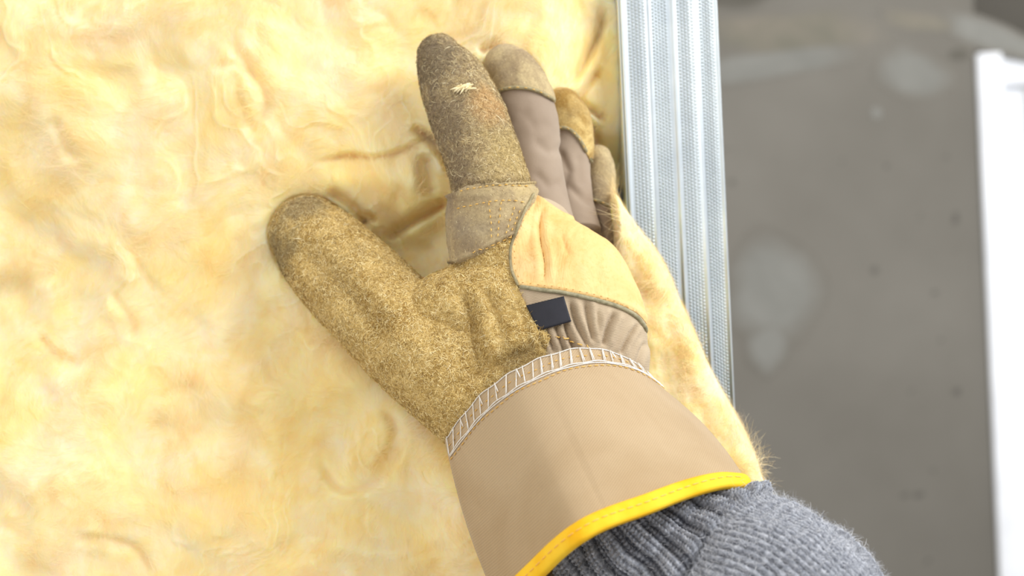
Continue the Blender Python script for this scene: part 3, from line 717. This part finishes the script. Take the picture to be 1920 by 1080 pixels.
# the three canvas fingers with suede tips
capc = [spline([(900, 190), (935, 174), (965, 168), (1000, 172), (1030, 186), (1060, 205)], 30)[:, :2],
        spline([(1000, 262), (1035, 248), (1062, 244), (1084, 262), (1104, 298), (1130, 345)], 30)[:, :2],
        spline([(1080, 378), (1105, 378), (1128, 383), (1150, 394), (1175, 410)], 30)[:, :2]]
capup = [[(1060, -50), (850, -50)], [(1200, 345), (1200, 100), (980, 100)], [(1200, 400), (1200, 200), (1080, 200)]]
for path, cc, cu, lab in ((MIDDLE, capc[0], capup[0], 'canvas middle finger'), (RING, capc[1], capup[1], 'canvas ring finger half hidden behind the middle one'), (LITTLE, capc[2], capup[2], 'canvas little finger nearest the steel stud')):
    v, f = tube(path, 90, 72, (True, False)); n = vnormals(v, f); a, b = proj(v)
    dd = np.zeros(len(v))
    if path is MIDDLE:
        for ln, dp, wd in (([(1010, 270), (1030, 285), (1050, 280)], .0010, 10), ([(1010, 330), (1030, 350), (1046, 345)], .0008, 9), ([(985, 215), (1005, 240), (1020, 235)], .0006, 10)):
            d, t, s = pldist(a, b, ln); dd -= dp * np.exp(-(d / wd) ** 2)
    elif path is RING:
        for ln, dp, wd in (([(1052, 290), (1066, 320), (1056, 350)], .0014, 8), ([(1070, 350), (1092, 372), (1104, 380)], .0012, 8), ([(1085, 300), (1090, 340)], .0006, 9)):
            d, t, s = pldist(a, b, ln); dd -= dp * np.exp(-(d / wd) ** 2)
    else:
        for ln, dp, wd in (([(1114, 405), (1126, 430), (1138, 470)], .0022, 6),):
            d, t, s = pldist(a, b, ln); dd -= dp * np.exp(-(d / wd) ** 2)
    v = v + n * (dd + 0.0004 * fbm(a / 25, b / 25, 2, 19))[:, None]; n = vnormals(v, f)
    fo_ = mesh_obj('finger', v, f, mat_finger, glove); fo_['label'] = lab
    fc = polysd(a, b, [tuple(q) for q in cc] + cu)
    cv, cf, cfv, ce = clip(v, f, fc, n); ce /= np.linalg.norm(ce, axis=1)[:, None] + 1e-9
    t = 0.0009 * (0.6 + 0.4 * sstep(0, 5, cfv))
    vo, fo2 = shell(cv, cf, ce, t, 0.0)
    cap_ = mesh_obj('fingertip_cap', vo, fo2, mat_suede_index if path is not RING else mat_suede_thumb, fo_); cap_['label'] = 'olive suede fingertip'
    fv_, ff_, fr_ = fibres(cv + ce * t[:, None], cf, ce, (ce[:, 1] < 0.3).astype(float), 2600, 0.0008, 0.00012, 0.35, 0.5, None, 3, 44)
    nn_ = mesh_obj('cap_nap', fv_, ff_, mat_nap_thumb if path is RING else mat_nap_index, fo_, attrs={'rnd': fr_}); nn_['kind'] = 'stuff'
    tr = bvh(cv + ce * t[:, None], cf)
    ins = cc[(cc[:, 0] > min(a) - 5) & (cc[:, 0] < max(a) + 5)]
    def near(q):
        l, nr, i, dist = tr.ray_cast(Vector(CAM), Vector(P(q[0], q[1], 0) - CAM).normalized())
        return None if l is None else np.array(l) + np.array(nr) * 0.0002
    pth = [near((q[0], q[1] - 4)) for q in resample(cc, 3)]; pth = [q for q in pth if q is not None]
    if len(pth) > 3:
        hm = mesh_obj('hem', *wire([pth], 0.0008, 8), mat_hem, fo_)
        st = [[q + np.array([0, -0.0008, 0]) for q in pth[i:i + 3]] for i in range(1, len(pth) - 3, 5)]
        if st: mesh_obj('hem_stitches', *wire(st, 0.00022), mat_yth, fo_)['kind'] = 'stuff'

# piping, stitch rows, label
pipe = cord(tree_all, [(974, 538), (1020, 545), (1060, 550), (1112, 562), (1160, 576), (1192, 594), (1208, 614), (1216, 634)], 0.0004)
mesh_obj('patch_piping', *wire([pipe], 0.00085, 8), mat_pipe, glove)['label'] = 'grey green suede edging under the yellow patch'
pipe2 = cord(tree_all, [(1001, 362), (986, 392), (970, 428), (957, 466), (959, 505), (974, 538)], 0.0003)
mesh_obj('seam_edge', *wire([pipe2], 0.0006, 8), mat_hem, glove)
ds = []
for ln in ([(863, 359), (900, 352), (950, 348), (1000, 352)], [(857, 392), (900, 382), (950, 376), (987, 380)], [(917, 380), (920, 415), (923, 452)], [(965, 388), (955, 415), (946, 455)],
           [(887, 474), (920, 460), (960, 442)], [(940, 378), (936, 415), (932, 452)], [(975, 395), (962, 428), (954, 460)]):
    ds += dashes(tree_all, ln, 8, 4, 0.0003)
mesh_obj('seam_stitching', *wire(ds, 0.00026), mat_yth, glove)['kind'] = 'stuff'
ds = dashes(tree_all, [(980, 530), (1020, 535), (1062, 541), (1112, 552), (1158, 566), (1186, 584), (1200, 604)], 5, 9, 0.00005) + dashes(tree_all, [(998, 380), (980, 418), (966, 455), (966, 500), (976, 528)], 4, 8, 0.00005)
mesh_obj('patch_stitching', *wire(ds, 0.0002), plain('orange_thread', srgb(200, 140, 60), srgb(216, 156, 76), 800), glove)['kind'] = 'stuff'
ds = dashes(tree_all, [(1026, 636), (1050, 632), (1080, 642), (1110, 656)], 9, 6, 0.0006)
mesh_obj('gather_stitching', *wire(ds, 0.00028), mat_yth, glove)['kind'] = 'stuff'
# label tag: a folded ribbon, tucked under the suede edge and standing off the twill at its free end
TL, TR, BR, BL = np.array([987., 573]), np.array([1057., 556]), np.array([1071., 603]), np.array([1011., 620])
tree_h = bvh(hv, hf); nu, nv = 22, 12; tg = []
base = []
for j in range(nv):
    for i in range(nu):
        u, v_ = i / (nu - 1), j / (nv - 1)
        q = (TL * (1 - u) + TR * u) * (1 - v_) + (BL * (1 - u) + BR * u) * v_
        l, n = hit(tree_h, *q); base.append((l, n, u, v_, q))
uu = np.array([b[2] for b in base]); vv_ = np.array([b[3] for b in base]); ll = np.array([b[0][1] for b in base])
Aq = np.stack([np.ones_like(uu), uu, vv_, uu * uu, uu * vv_], 1); fit = Aq @ np.linalg.lstsq(Aq, ll, rcond=None)[0]
shift = min(0.0022, max(0.0, float(np.percentile(fit - 0.0008 - 0.0016 * uu - ll, 97)) + 0.0003))
for (l, n, u, v_, q), fy in zip(base, fit - shift):
    tg.append(P(q[0], q[1], fy - 0.0008 - 0.0016 * u - 0.0004 * math.sin(math.pi * u)))
tg = np.array(tg); tf_ = tris(gridfaces(nv, nu)); tn_ = vnormals(tg, tf_)
if tn_[:, 1].mean() > 0: tf_ = tf_[:, ::-1].copy(); tn_ = -tn_
mesh_obj('label_tag', *shell(tg, tf_, tn_, 0.00045, 0.0), mat_tag, glove, smooth=False)['label'] = 'blank black ribbon tag'

# ------------------------------------------------------------------ cuff
NS, NT = 150, 70
wr = spline([(836, 826), (862, 790), (902, 742), (950, 705), (1000, 678), (1050, 661), (1100, 654), (1150, 664), (1190, 684), (1224, 716)], NS)[:, :2]
rm = spline([(944, 1150), (975, 1118), (1016, 1079), (1052, 1044), (1089, 1015), (1137, 989), (1220, 959), (1291, 931), (1355, 913), (1404, 912)], NS)[:, :2]
ycw, yce = -0.072, -0.118
hw_, he_ = 0.036, 0.040
sS = np.linspace(0, 1, NS)
ycs = lambda t: ycw + (yce - ycw) * t
def prof_dep(s, t):
    a = np.sin(math.pi * np.clip(s, 0, 1)) ** 0.72
    ap = 0.40
    tri = 1 - np.sqrt(np.where(s < ap, (ap - s) / ap, (s - ap) / (1 - ap)) ** 2 + 0.014) + 0.007
    tri = np.clip(tri, 0, 1)
    k = 0.6 * t + 0.2
    return a * (1 - k) + k * (tri ** 0.85)
def cuff_pt(s, t, off=0.0, back=False):
    s = np.asarray(s, float); t = np.asarray(t, float)
    a = np.stack([np.interp(s, sS, wr[:, 0]), np.interp(s, sS, wr[:, 1])], -1); b = np.stack([np.interp(s, sS, rm[:, 0]), np.interp(s, sS, rm[:, 1])], -1)
    q = a * (1 - t)[..., None] + b * t[..., None]
    bow = np.sin(math.pi * t)
    q = q + np.stack([(-10 * (1 - s) + 12 * s * (s > 0.5)) * bow, (4 * (1 - s) - 8 * s * (s > .5)) * bow], -1)
    hd = hw_ + (he_ - hw_) * t
    if back:
        a0 = wr[0] * (1 - t)[..., None] + rm[0] * t[..., None]; a1 = wr[-1] * (1 - t)[..., None] + rm[-1] * t[..., None]
        a0 = a0 + np.stack([-10 * bow, 4 * bow], -1); a1 = a1 + np.stack([12 * bow, -8 * bow], -1)
        ch = a0 * (1 - s)[..., None] + a1 * s[..., None]
        q = ch + (ch - q) * 0.8
        return P(q[..., 0], q[..., 1], ycs(t) + 0.8 * hd * prof_dep(s, t))
    y = ycs(t) - hd * prof_dep(s, t) - off
    # soft dents in the cloth
    y = y + 0.0008 * np.sin(7 * s + 3 * t) * t + 0.0018 * np.exp(-((s - 0.20) / 0.1) ** 2 - ((t - 0.75) / 0.3) ** 2) - 0.0012 * np.exp(-((s - 0.6) / 0.12) ** 2 - ((t - 0.3) / 0.25) ** 2)
    return P(q[..., 0], q[..., 1], y)
def ringmesh(t0, t1, nt):
    tt, ss = np.meshgrid(np.linspace(t0, t1, nt), np.linspace(0, 1, NS), indexing='ij')
    fr = cuff_pt(ss, tt); bk = cuff_pt(ss[:, ::-1], tt, 0, True)[:, 1:-1]
    g = np.concatenate([fr, bk], 1); V = g.reshape(-1, 3); F = tris(gridfaces(nt, g.shape[1], True))
    return V, orient_out(V, F)
cv, cf = ringmesh(0, 1, NT); cn = vnormals(cv, cf)
cuff = mesh_obj('cuff', *shell(cv, cf, cn, 0.0005, 0.0006), mat_cuff, glove); cuff['label'] = 'stiff plain beige drill gauntlet cuff'
bv_, bf_ = ringmesh(0.905, 1.006, 10); bn_ = vnormals(bv_, bf_)
tb = np.repeat(np.linspace(0, 1, 10), bv_.shape[0] // 10)
bt = 0.0008 + 0.0011 * np.sin(math.pi * np.clip(tb * 0.96 + 0.02, 0, 1)) ** 0.5
bo = mesh_obj('binding', *shell(bv_, bf_, bn_, bt, 0.0012), mat_bind, cuff); bo['label'] = 'bright yellow edge binding'
# overlock stitching round the wrist end
L_w = np.r_[0, np.cumsum(np.linalg.norm(np.diff(wr, axis=0), axis=1))]
def cth(st, lift=0.0011):
    st = np.array(st, float); p = cuff_pt(st[:, 0], st[:, 1]); q = cuff_pt(np.clip(st[:, 0] + .004, 0, 1), st[:, 1]); r_ = cuff_pt(np.clip(st[:, 0] - .004, 0, 1), st[:, 1]); u = cuff_pt(st[:, 0], st[:, 1] + .01)
    n = np.cross(q - r_, u - p); n /= np.linalg.norm(n, axis=1)[:, None] + 1e-9
    n = np.where((n[:, 1] > 0)[:, None], -n, n)
    return p + n * lift
T1 = 0.095
inner = [(s, T1 + 0.003 * math.sin(s * 60)) for s in np.linspace(0.01, 0.99, 160)]
outer = [(s, 0.004 + 0.004 * math.sin(s * 47)) for s in np.linspace(0.01, 0.99, 160)]
paths = [cth(inner), cth(outer, 0.0008), cth([(s, T1 + 0.008) for s, t in inner], 0.0009)]
sL = 0.012
while sL < 0.985:
    st = random.uniform(0.032, 0.050)
    a = random.uniform(-0.004, 0.012)
    paths.append(cth([(sL + a * k + st * 0.35 * k, T1 * (1 - k) + 0.003 * k) for k in np.linspace(0, 1, 7)]))
    if random.random() < 0.65:
        paths.append(cth([(sL + (a + st * 0.35) * k + 0.006 * (1 - k), T1 * (1 - k) * 0.97 + 0.003 * k) for k in np.linspace(0, 1, 7)], 0.0013))
    elif random.random() < 0.5:
        paths.append(cth([(sL + a + st * 0.35 + 0.004 * k, 0.003 + T1 * 0.6 * k) for k in np.linspace(0, 1, 6)], 0.0014))
    sL += st
mesh_obj('overlock_thread', *wire(paths, 0.00021), mat_wth, cuff)['kind'] = 'stuff'
paths = []
for (tq, s0, s1, dl, gp) in ((T1 + 0.022, 0.01, 0.99, 0.016, 0.008), (0.05, 0.02, 0.98, 0.012, 0.016)):
    s = s0
    while s < s1:
        paths.append(cth([(s + dl * k, tq + 0.004 * math.sin(s * 30)) for k in np.linspace(0, 1, 5)], 0.0008)); s += dl + gp
mesh_obj('yellow_stitching', *wire(paths, 0.00019), mat_yth, cuff)['kind'] = 'stuff'
paths = []; s = 0.05
while s < 0.97:
    paths.append(cth([(s + 0.022 * k, 0.957) for k in np.linspace(0, 1, 5)], 0.0021)); s += 0.030
mesh_obj('binding_stitching', *wire(paths, 0.0002), plain('pale_thread', srgb(250, 190, 90), srgb(252, 205, 120), 700), cuff)['kind'] = 'stuff'

# ------------------------------------------------------------------ sweater sleeve on the arm
person = thing('person', 'arm in a chunky grey ribbed knit sweater reaching in from the lower right', 'person', tuple(P(1300, 1080, -0.12)))
AX = np.array([(1080, 860, -.098, 105, 90), (1150, 935, -.100, 140, 100), (1225, 1015, -.106, 170, 112), (1320, 1098, -.116, 195, 134), (1400, 1144, -.126, 200, 154), (1474, 1212, -.130, 196, 158), (1535, 1300, -.133, 195, 160), (1600, 1410, -.136, 196, 160), (1690, 1580, -.140, 200, 160)])
def sleeve(s0, s1, npx, rib, name, radd, label):
    tot = spline(AX, 800); Ls = np.r_[0, np.cumsum(np.linalg.norm(np.diff(tot[:, :2], axis=0), axis=1))]
    n = int((s1 - s0) / npx); ss = np.linspace(s0, s1, n)
    q = np.stack([np.interp(ss, Ls, tot[:, k]) for k in range(5)], 1)
    c = P(q[:, 0], q[:, 1], q[:, 2]); T = np.gradient(c, axis=0); T /= np.linalg.norm(T, axis=1)[:, None]
    A = np.cross(T, Yv); A /= np.linalg.norm(A, axis=1)[:, None]; B = np.cross(A, T)
    N = 720; th = np.linspace(0, 2 * math.pi, N, endpoint=False)
    TH, S = np.meshgrid(th, ss)
    wob = 0.10 * np.sin(S / 90 + 1) + 0.5 * fbm(S / 160 + 3, TH * 1.2, 2, 80)
    cols = 96; ph = TH + wob * 0.12
    colp = np.abs(np.sin(ph * cols / 2))                       # one ridge per stitch column
    cidx = np.floor(ph * cols / (2 * math.pi)); cfr = ph * cols / (2 * math.pi) - cidx
    row = S / 9.0
    vv = 0.5 + 0.5 * np.sin(2 * math.pi * (row + 0.9 * np.abs(cfr - 0.5)))
    ribw = 0.5 + 0.5 * np.cos(ph * cols / 4 + 0.6)
    if rib:
        k = sstep(0.25, 0.6, ribw)
        hgt = 0.0024 * k + 0.0011 * colp * (0.5 + 0.5 * k) + 0.0009 * vv * (0.6 + 0.4 * k)
        purl = (1 - k) * 0.0005 * (0.5 + 0.5 * np.sin(2 * math.pi * row) * np.cos(ph * cols))
        hgt += purl
    else:
        hgt = 0.0013 * colp + 0.0005 * vv + 0.0006
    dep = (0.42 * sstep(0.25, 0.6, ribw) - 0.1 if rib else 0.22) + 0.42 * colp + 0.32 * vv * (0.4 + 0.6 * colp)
    e0 = (S - s0) / 20; e1 = (s1 - S) / 26
    fold = 0.004 * fbm(S / 70, TH * 1.5 + 9, 3, 88) + radd
    if rib: fold = fold + 0.0022 * np.exp(-((s1 - S - 30) / 26) ** 2) - 0.004 * np.exp(-((s1 - S) / 8) ** 2) - 0.0016 * np.exp(-((s1 - S - 88) / 14) ** 2)
    else: fold = fold - 0.003 * np.exp(-((S - s0) / 30) ** 2) + 0.0035 * np.exp(-((S - s0 - 150) / 60) ** 2) - 0.002 * np.exp(-((S - s0 - 260) / 40) ** 2)
    scl = sc(q[:, 2])[:, None]
    ra = q[:, 3][:, None] * scl + hgt + fold; rb = q[:, 4][:, None] * scl + hgt + fold
    V = c[:, None] + (np.cos(TH) * ra)[..., None] * A[:, None] + (np.sin(TH) * rb)[..., None] * B[:, None]
    V = V.reshape(-1, 3); F = orient_out(V, gridfaces(n, N, True))
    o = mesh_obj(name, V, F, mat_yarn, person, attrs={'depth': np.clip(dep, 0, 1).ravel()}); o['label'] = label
    nrm = vnormals(V, F)
    return o, V, tris(F), nrm
SR = 345
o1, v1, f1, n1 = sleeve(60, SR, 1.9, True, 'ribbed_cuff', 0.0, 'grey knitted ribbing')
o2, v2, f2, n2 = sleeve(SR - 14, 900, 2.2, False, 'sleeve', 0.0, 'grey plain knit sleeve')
for o, v, f, n, cnt, sd in ((o1, v1, f1, n1, 8000, 61), (o2, v2, f2, n2, 18000, 62)):
    a, b = proj(v); mk = ((a < 1760) & (b < 1130) & (a > 980)).astype(float)
    fv_, ff_, fr_ = fibres(v, f, n, mk, cnt, 0.0036, 0.00008, 1.0, 0.4, None, 4, sd)
    z_ = mesh_obj('wool_fuzz', fv_, ff_, mat_fuzz, o, attrs={'rnd': fr_}); z_['kind'] = 'stuff'

# ------------------------------------------------------------------ crumb of wool on the forefinger
l, n = hit(tree_all, 870, 167)
V = []; F = []
r = np.random.default_rng(4)
pts = []
for k in range(26):
    a = r.normal(size=3) * np.array([0.0016, 0.0003, 0.0006]); d = np.array([1, 0, 0.35]) * (0.0010 + 0.001 * r.random()) + r.normal(size=3) * 0.0005
    b = l + n * 0.0012 + a; pts.append([b - d, b - d * 0.3 + n * 0.0003, b + d * 0.3 + n * 0.0004, b + d])
v_, f_ = wire(pts, 0.00038, 6)
fl_ = mesh_obj('wool_crumb', v_, f_, plain('pale_wool', srgb(240, 222, 170), srgb(250, 236, 196), 400)); fl_['label'] = 'tiny pale crumb of wool stuck on the suede forefinger'; fl_['category'] = 'crumb'
print('TRIS', sum(len(o.data.polygons) for o in bpy.data.objects if o.type == 'MESH'))
